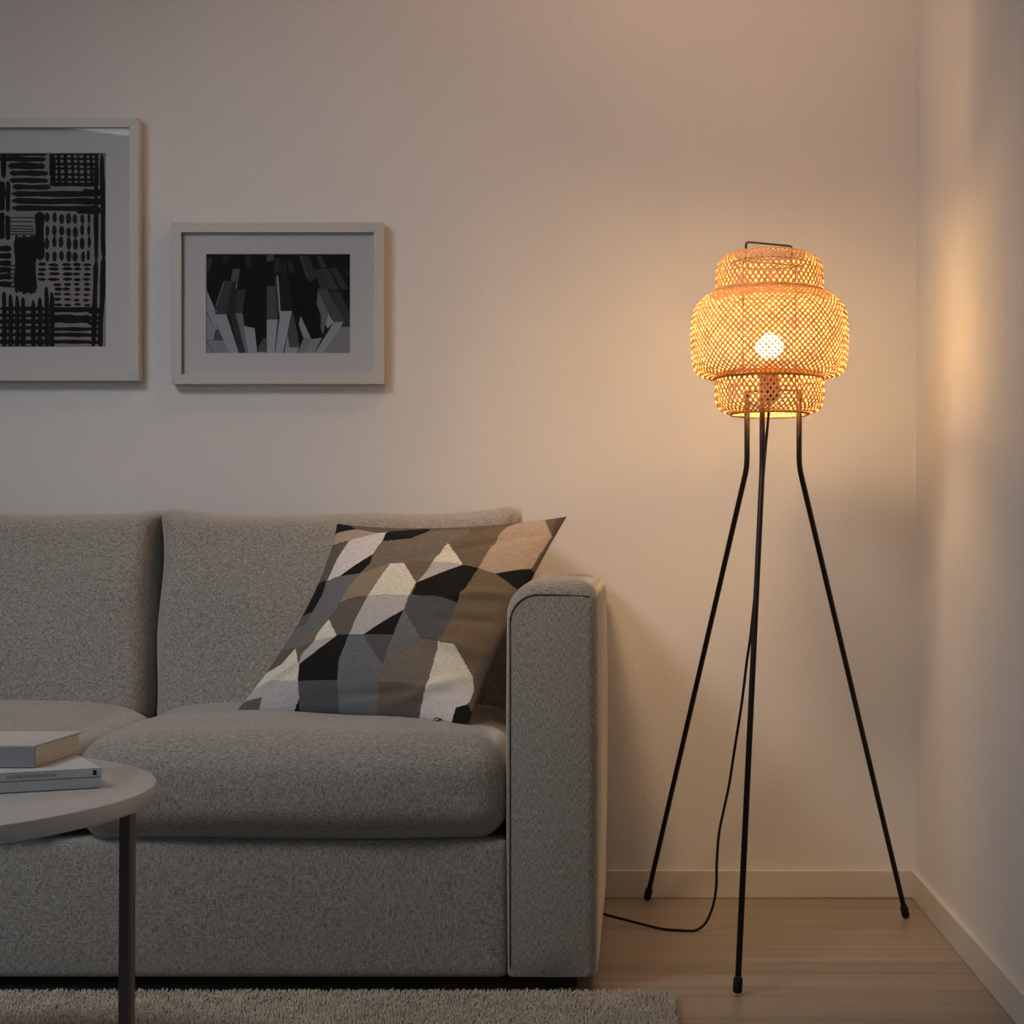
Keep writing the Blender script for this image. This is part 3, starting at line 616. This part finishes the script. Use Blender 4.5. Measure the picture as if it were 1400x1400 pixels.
# ------------------------------------------------------------------ floor lamp
LD = 3.26; LX = fx(1052, LD); LY = LD; PXM = LD / F
lamp = empty('floor_lamp', (LX, LY, 0))
tag(lamp, 'lit floor lamp with tiered woven bamboo shade on three black legs', 'floor lamp')
def zz(py): return H - (py - CY) * PXM
def tier(prof_px, N, ang, wid):
    prof = [(r * PXM, zz(y)) for r, y in prof_px]
    pts = smooth_path([Vector((r, z, 0)) for r, z in prof], 8)
    # resample
    L = [0]
    for i in range(1, len(pts)): L.append(L[-1] + (pts[i] - pts[i - 1]).length)
    n = max(24, int(L[-1] / .0027)); S = []
    for k in range(n + 1):
        s = L[-1] * k / n; i = min(max(1, next((j for j in range(1, len(L)) if L[j] >= s - 1e-9), len(L) - 1)), len(L) - 1)
        t = (s - L[i - 1]) / max(1e-9, L[i] - L[i - 1]); S.append(pts[i - 1].lerp(pts[i], t))
    ph = [0]; ds = L[-1] / n; ta = math.tan(math.radians(ang))
    for k in range(n): ph.append(ph[-1] + ta / max(.02, (S[k].x + S[k + 1].x) / 2) * ds)
    V = []; Fc = []
    for sgn in (1, -1):
        for i in range(N):
            th0 = 2 * math.pi * (i + rnd.uniform(-.06, .06)) / N; row = []
            ww = wid * rnd.uniform(.86, 1.14)
            for k in range(n + 1):
                th = th0 + sgn * ph[k]; m = 2 * ph[k] * N / (2 * math.pi)
                k0, k1 = max(k - 1, 0), min(k + 1, n)
                dr, dz = (S[k1].x - S[k0].x), (S[k1].y - S[k0].y); dl = math.hypot(dr, dz) or 1; dr /= dl; dz /= dl
                er = Vector((math.cos(th), math.sin(th), 0)); et = Vector((-math.sin(th), math.cos(th), 0))
                tan_p = er * dr + Vector((0, 0, dz)); nr = er * (-dz) + Vector((0, 0, dr))
                if nr.dot(er) < 0 and abs(dz) > .5: nr = -nr
                tg = (tan_p + et * sgn * ta).normalized(); bn = nr.cross(tg).normalized()
                p = Vector((LX, LY, S[k].y)) + er * S[k].x + nr * (.0007 * math.cos(math.pi * m) * sgn)
                row.append((p - bn * ww / 2, p + bn * ww / 2))
            b0 = len(V)
            for a, b in row: V += [a, b]
            for k in range(n): Fc.append((b0 + 2 * k, b0 + 2 * k + 1, b0 + 2 * k + 3, b0 + 2 * k + 2))
    o = obj('shade_tier', V, Fc, M['bamboo'], lamp)
    return o
def ring(r, z, tr, parent, name='rim', m='bamboo'):
    return MB().tube([(LX + r * math.cos(a), LY + r * math.sin(a), z) for a in [2 * math.pi * i / 72 for i in range(72)]], tr, 8, closed=True).build(name, M[m], parent)
t1 = tier([(52, 349), (58, 350), (66, 355), (71, 363), (73, 375), (73.5, 392), (73, 404), (72, 410)], 58, 38, .0037)
ring(52 * PXM, zz(348.5), .0022, t1); ring(72 * PXM, zz(410), .002, t1)
t2 = tier([(74, 400.5), (81, 403), (90, 408), (98, 415.5), (104.3, 428), (107, 451), (106.5, 480), (105, 497), (101, 508), (92, 515), (74, 518)], 82, 45, .0034)
ring(74 * PXM, zz(399.8), .0029, t2); ring(73.5 * PXM, zz(518), .0026, t2)
t3 = tier([(72, 512), (74, 518), (74.5, 532), (74, 548), (70, 558), (62, 564), (53, 566)], 58, 38, .0037)
ring(72 * PXM, zz(512), .002, t3); ring(53 * PXM, zz(566.5), .0022, t3)
# bulb, holder, wire frame
BX, BY, BZ = LX, LY, zz(474)
prof = []
for k in range(15):
    a = math.pi / 2 - k * (math.pi * .80) / 14; prof.append((max(.0005, .026 * math.cos(a)), BZ + .026 * math.sin(a)))
prof = prof[::-1]
me_, tt_, bb_ = mat('lit_bulb_glass'); bb_.inputs['Base Color'].default_value = (1, .9, .8, 1)
bb_.inputs['Emission Color'].default_value = (*BULB_COLOR, 1); bb_.inputs['Emission Strength'].default_value = BULB_STRENGTH
MB().lathe(prof, BX, BY, 32).build('bulb', me_, lamp)
neck = plain('bulb_neck', (.75, .68, .58), .4)
MB().lathe([(.013, zz(510)), (.0135, zz(500)), (.016, zz(495)), (.0170, BZ - .0206)], BX, BY, 24).build('bulb_neck', neck, lamp)
MB().lathe([(.012, zz(548)), (.018, zz(546)), (.0195, zz(530)), (.0195, zz(514)), (.015, zz(510))], BX, BY, 24).build('socket', M['steel'], lamp)
rc = 42.4 * PXM; A0 = math.radians(17.4)
for k in (0, 1, 2):
    a = -A0 + k * math.radians(120); e = Vector((math.sin(a), -math.cos(a), 0)); q = Vector((math.cos(a), math.sin(a), 0)) * .005; c = Vector((LX, LY, 0))
    V_ = [c + e * r + q * s_ + Vector((0, 0, z)) for z in (zz(534.5), zz(532)) for (r, s_) in ((.018, -1), (rc + .002, -1), (rc + .002, 1), (.018, 1))]
    MB().add(V_, [(0, 3, 2, 1), (4, 5, 6, 7), (0, 1, 5, 4), (1, 2, 6, 5), (2, 3, 7, 6), (3, 0, 4, 7)]).build('holder_arm', M['steel'], lamp, smooth=False)
hl, hr = P(1020, 331, LD - .022), P(1082.5, 336, LD + .021)
hz = hl.z
def bend(p, a, b, r=.006, n=5):
    u = (a - p).normalized() * r; v = (b - p).normalized() * r
    return [(1 - t) ** 2 * (p + u) + 2 * t * (1 - t) * p + t * t * (p + v) for t in [k / n for k in range(n + 1)]]
low_l = Vector((hl.x, hl.y, zz(360))); low_r = Vector((hr.x, hr.y, zz(360))); hr.z = hl.z
pth = [low_l] + bend(hl, low_l, hr) + bend(hr, hl, low_r) + [low_r]
MB().tube(pth, .0021, 8).build('handle', M['steel'], lamp)
dirv = (hr - hl).normalized()
wire = plain('wire_frame', (.03, .018, .012), .5)
mb = MB()
for sx in (-1, 1):
    b = Vector((LX, LY, 0)) + dirv * sx * 41.5 * PXM
    mb.tube([Vector((b.x, b.y, zz(360))), Vector((b.x, b.y, zz(531)))], .0013, 6)
for (r, y) in ((50, 360),):
    mb.tube([(LX + r * PXM * math.cos(a), LY + r * PXM * math.sin(a), zz(y)) for a in [2 * math.pi * i / 48 for i in range(48)]], .0016, 6, closed=True)
c0 = Vector((LX, LY, zz(360)))
mb.tube([c0 - dirv * 50 * PXM, c0 + dirv * 50 * PXM], .0014, 6)
mb.build('wire_frame', wire, lamp)
def leg(tx, ang, foot):
    top = Vector((LX + rc * math.sin(ang), LY - rc * math.cos(ang), zz(531)))
    bd = Vector((top.x, top.y, H - (638 - CY) * top.y / F)); ft = Vector(foot); ft.z = .001
    d = (bd - ft).normalized()
    pts = [top] + bend(bd, top, ft, .02, 8)[0:] + [ft + d * .012]
    lg = MB().tube(pts, .0052, 14).build('leg', M['steel'], lamp)
    cap = MB().tube([ft + d * .0035 + Vector((0, 0, .001)), ft + d * .007, ft + d * .027, ft + d * .031], [.0062, .0078, .0078, .0058], 14).build('rubber_foot', M['rubber'], lg)
def footp(px, py):
    D = H * F / (py - CY); return ((px - CX) * D / F, D, 0)
leg(0, -A0, footp(1008, 1362)); leg(0, -A0 - math.radians(120), (fx(884, 3.712), 3.712, 0)); leg(0, -A0 + math.radians(120), footp(1239.5, 1257))
def Q(px, py, D): return P(px, py, D)
cord = smooth_path([Q(1052, 548, 3.262), Q(1050, 575, 3.262), Q(1046, 620, 3.265), Q(1040, 700, 3.275), Q(1035, 780, 3.29), Q(1027, 862, 3.31), Q(1021, 905, 3.32), Q(1014, 962, 3.34), Q(1005, 1020, 3.37), Q(997, 1072, 3.395),
    Q(990, 1105, 3.40), Q(983, 1140, 3.40), Q(980, 1180, 3.40), Q(979, 1215, 3.40), Q(973, 1244, 3.40), Q(961, 1266, 3.40), Q(940, 1274, 3.395), Q(905, 1270, 3.41), Q(868, 1261, 3.44), Q(826, 1250, 3.47), Q(800, 1243, 3.50)], 8)
cord = [Vector((p.x, p.y, max(p.z, .0032))) for p in cord]
cord += [Vector((-.20, 3.54, .012)), Vector((-.30, 3.57, .004))]
MB().tube(cord, .0026, 8).build('cord', M['rubber'], lamp)

# ------------------------------------------------------------------ coffee table
TE = .264; TZ = H - TE; TX, TY, TR = -3.903 * TE, 7.650 * TE, 1.7485 * TE
table = empty('coffee_table', (TX, TY, 0))
tag(table, 'round coffee table with glossy white top and flat grey metal legs on rug', 'coffee table')
tp = MB().lathe([(TR - .004, TZ - .0205), (TR - .001, TZ - .0195), (TR, TZ - .0165), (TR, TZ - .003), (TR - .0009, TZ - .0009), (TR - .003, TZ)], TX, TY, 160).build('tabletop', M['table'], table, autos=35)
lx, ly = fx(174.5, 1.99), 1.99
a0 = math.atan2(ly - TY, lx - TX); rl = math.hypot(lx - TX, ly - TY)
for k in range(4):
    a = a0 + k * math.pi / 2
    c = Vector((TX + rl * math.cos(a), TY + rl * math.sin(a), 0)); u = Vector((1, 0, 0)); v = Vector((0, 1, 0)); 
    V = []
    for (z, sh) in ((.0265, -.002), (TZ - .0206, 0)):
        for (du, dv) in ((-.0068, -.010), (.0048, -.010), (.0068, -.006), (.0068, .010), (-.0068, .010)):
            V.append(c + u * (du + sh) + v * dv + Vector((0, 0, z)))
    bevel(obj('leg', V, [(0, 1, 6, 5), (1, 2, 7, 6), (2, 3, 8, 7), (3, 4, 9, 8), (4, 0, 5, 9), (4, 3, 2, 1, 0), (5, 6, 7, 8, 9)], M['tleg'], table, smooth=False), .0008)

# ------------------------------------------------------------------ magazines and book
def magazine(zb, th, corner, ang, label, text, tsize, toff, shrink=0.0, group='magazines stacked on the coffee table'):
    e1 = Vector((-math.cos(ang), -math.sin(ang), 0)); e2 = Vector((-math.sin(ang), math.cos(ang), 0))   # along the spine to the left, away from it
    c = Vector(corner); Wd, Dp = .285, .22
    root = empty('magazine', (c.x, c.y, zb)); tag(root, label, 'magazine', group)
    def pt(a, b, z): return c + e1 * a + e2 * b + Vector((0, 0, z))
    ins = .0012
    V = [pt(a, b, z) for z in (zb + .0004, zb + th) for (a, b) in ((0, 0), (Wd, 0), (Wd, Dp), (0, Dp))]
    # cover wraps bottom, spine and top; pages fill the middle
    mb = MB()
    for (za, zb2) in ((zb, zb + .0005), (zb + th - .0005, zb + th)):
        mb.add([pt(a, b, z) for z in (za, zb2) for (a, b) in ((0, 0), (Wd, 0), (Wd, Dp), (0, Dp))], [(0, 3, 2, 1), (4, 5, 6, 7), (0, 1, 5, 4), (1, 2, 6, 5), (2, 3, 7, 6), (3, 0, 4, 7)])
    mb.add([pt(a, b, z) for z in (zb, zb + th) for (a, b) in ((0, 0), (Wd, 0), (Wd, .0006), (0, .0006))], [(0, 3, 2, 1), (4, 5, 6, 7), (0, 1, 5, 4), (1, 2, 6, 5), (2, 3, 7, 6), (3, 0, 4, 7)])
    mb.build('cover', M['mag'], root, smooth=False)
    MB().add([pt(a, b, z) for z in (zb + .0006, zb + th - .0006) for (a, b) in ((.0006, .0007), (Wd - .0006, .0007), (Wd - .0006, Dp - .0006), (.0006, Dp - .0006))], [(0, 3, 2, 1), (4, 5, 6, 7), (0, 1, 5, 4), (1, 2, 6, 5), (2, 3, 7, 6), (3, 0, 4, 7)]).build('pages', M['page'], root, smooth=False)
    for (tx, size, off) in text:
        cu = bpy.data.curves.new('t', 'FONT'); cu.body = tx; cu.size = size; cu.align_x = 'RIGHT'; cu.extrude = 0
        to = bpy.data.objects.new('t', cu); COL.objects.link(to)
        dg = bpy.context.evaluated_depsgraph_get(); dg.update()
        me = bpy.data.meshes.new_from_object(to.evaluated_get(dg)); COL.objects.unlink(to); bpy.data.objects.remove(to)
        vs = []
        for v in me.vertices:
            a = off - v.co.x; vs.append(pt(a, -.0002, zb + th * .5 - size * .36 + v.co.y))
        fs = [tuple(p.vertices) for p in me.polygons]
        obj('spine_text', vs, fs, M['ink'], root, smooth=False)
    return root, pt
mc = (-.628, 2.06, 0); MA = math.radians(27.5)
th1, th2 = .0125, .0100
def along(px):   # distance along the spine for a photograph column
    return max(0, (138 - px) / 1165.0 * 1.10)
r1_, _ = magazine(TZ + .0008, th1, mc, MA, 'lower pale magazine lying directly on the round white table', [], 0, 0)
r2_, pt2 = magazine(TZ + .0012 + th1, th2, (mc[0] + .0005, mc[1], 0), MA, 'upper pale magazine with lettered spine under the hardcover book', [('ELLEDECORATION.CO.UK', .0046, along(84))], 0, 0)
zb2 = TZ + .0012 + th1
MB().add([pt2(a, -.0003, zb2 + z) for (a, z) in ((.0055, .0022), (.0102, .0022), (.0102, .0040), (.0094, .0047), (.0094, .0056), (.0102, .0062), (.0102, .0078), (.0055, .0078), (.0055, .0062), (.0064, .0056), (.0064, .0047), (.0055, .0040))], [tuple(range(12))]).build('spine_mark', M['ink'], r2_, smooth=False)
# hardcover book
bz = TZ + .0016 + th1 + th2; bt = .0262; bx1, by0 = -.7045, 2.058; bd, bw_ = .170, .235
book = empty('hardcover_book', (bx1 - bw_ / 2, by0 + bd / 2, bz)); tag(book, 'thick grey cloth hardcover book on top of the two magazines', 'book')
mb = MB(); ct = .0022
mb.box(bx1 - bw_, bx1, by0, by0 + bd + .003, bz, bz + ct)
bevel(mb.build('back_board', M['cloth_top'], book, smooth=False), .0006)
bevel(MB().box(bx1 - bw_, bx1, by0, by0 + bd + .003, bz + bt - ct, bz + bt).build('front_board', M['cloth_top'], book, smooth=False), .0006)
bevel(MB().box(bx1 - bw_, bx1, by0 - .0016, by0 + .0012, bz + .0003, bz + bt - .0012).build('spine', M['cloth'], book, smooth=False), .0008)
V = []; n = 8
for z in (bz + ct, bz + bt - ct):
    for (x, y) in ((bx1 - bw_ + .002, by0 + .002), (bx1 - .0022, by0 + .002), (bx1 - .0022, by0 + bd - .003), (bx1 - bw_ + .002, by0 + bd - .003)): V.append((x, y, z))
pm, pt_, pb = mat('page_edges'); nz = noise(pt_, coords(pt_, (3, 3, 1500)), 1, 1); pt_.links.new(ramp(pt_, nz, [(.3, (.66, .59, .47)), (.7, (.84, .77, .64))]), pb.inputs['Base Color']); pb.inputs['Roughness'].default_value = .9
obj('page_block', V, [(0, 3, 2, 1), (4, 5, 6, 7), (0, 1, 5, 4), (1, 2, 6, 5), (2, 3, 7, 6), (3, 0, 4, 7)], pm, book, smooth=False)

# ------------------------------------------------------------------ rug
RX0, RX1, RY0, RY1 = -2.6, .062, .9, 2.862
rug = MB().box(RX0 + .004, RX1 - .004, RY0, RY1 - .004, .0005, .012).build('rug', M['rugbase'], smooth=False)
tag(rug, 'cream high pile rug on the wooden floor in front of the sofa', 'rug')
def tufts():
    st = .0037; xs = np.arange(-1.75, RX1, st); ys = np.arange(2.30, RY1, st); X, Y = np.meshgrid(xs, ys)
    X = X.ravel() + rng.uniform(-st, st, X.size) * .6; Y = Y.ravel() + rng.uniform(-st, st, Y.size) * .6
    # sparser, wider tufts over the rest
    st2 = .012; xs = np.arange(RX0, RX1, st2); ys = np.arange(RY0, 2.30, st2); X2, Y2 = np.meshgrid(xs, ys)
    X2 = X2.ravel() + rng.uniform(-st2, st2, X2.size) * .6; Y2 = Y2.ravel() + rng.uniform(-st2, st2, Y2.size) * .6
    Wt = np.r_[np.full(X.size, .0021), np.full(X2.size, .0052)]; X = np.r_[X, X2]; Y = np.r_[Y, Y2]
    n = X.size; h = rng.uniform(.010, .016, n)
    an = rng.uniform(0, 2 * np.pi, n); ln = rng.uniform(.000, .004, n); la = rng.uniform(0, 2 * np.pi, n)
    edge = np.clip((X - (RX1 - .006)) / .006, 0, 1); V = np.zeros((n, 9, 3)); 
    for lev, (zf, wf, lf) in enumerate(((.15, .9, .0), (.65, 1.15, .45), (1.0, .55, 1.0))):
        for k in range(3):
            a = an + 2 * np.pi * k / 3 + lev * .5
            V[:, lev * 3 + k, 0] = X + np.cos(la) * ln * lf + np.cos(a) * Wt * wf
            V[:, lev * 3 + k, 1] = Y + np.sin(la) * ln * lf + np.sin(a) * Wt * wf
            V[:, lev * 3 + k, 2] = .006 + h * zf
    b = np.arange(n)[:, None] * 9
    fs = [b + np.array([[6, 7, 8]])[0][None, :]]
    quads = []
    for lev in (0, 1):
        for k in range(3):
            k2 = (k + 1) % 3; quads.append(b + np.array([lev * 3 + k, lev * 3 + k2, lev * 3 + 3 + k2, lev * 3 + 3 + k])[None, :])
    quads = np.concatenate(quads); tris = fs[0]
    me = bpy.data.meshes.new('pile'); me.vertices.add(n * 9); me.vertices.foreach_set('co', V.ravel())
    nl = quads.size + tris.size; me.loops.add(nl); me.loops.foreach_set('vertex_index', np.r_[quads.ravel(), tris.ravel()].astype(np.int32))
    npoly = len(quads) + len(tris); me.polygons.add(npoly)
    ls = np.r_[np.arange(len(quads)) * 4, quads.size + np.arange(len(tris)) * 3].astype(np.int32)
    me.polygons.foreach_set('loop_start', ls)
    me.update(calc_edges=True); me.validate(); me.materials.append(M['pile'])
    o = bpy.data.objects.new('pile', me); COL.objects.link(o); o.parent = rug; o['kind'] = 'stuff'
tufts()
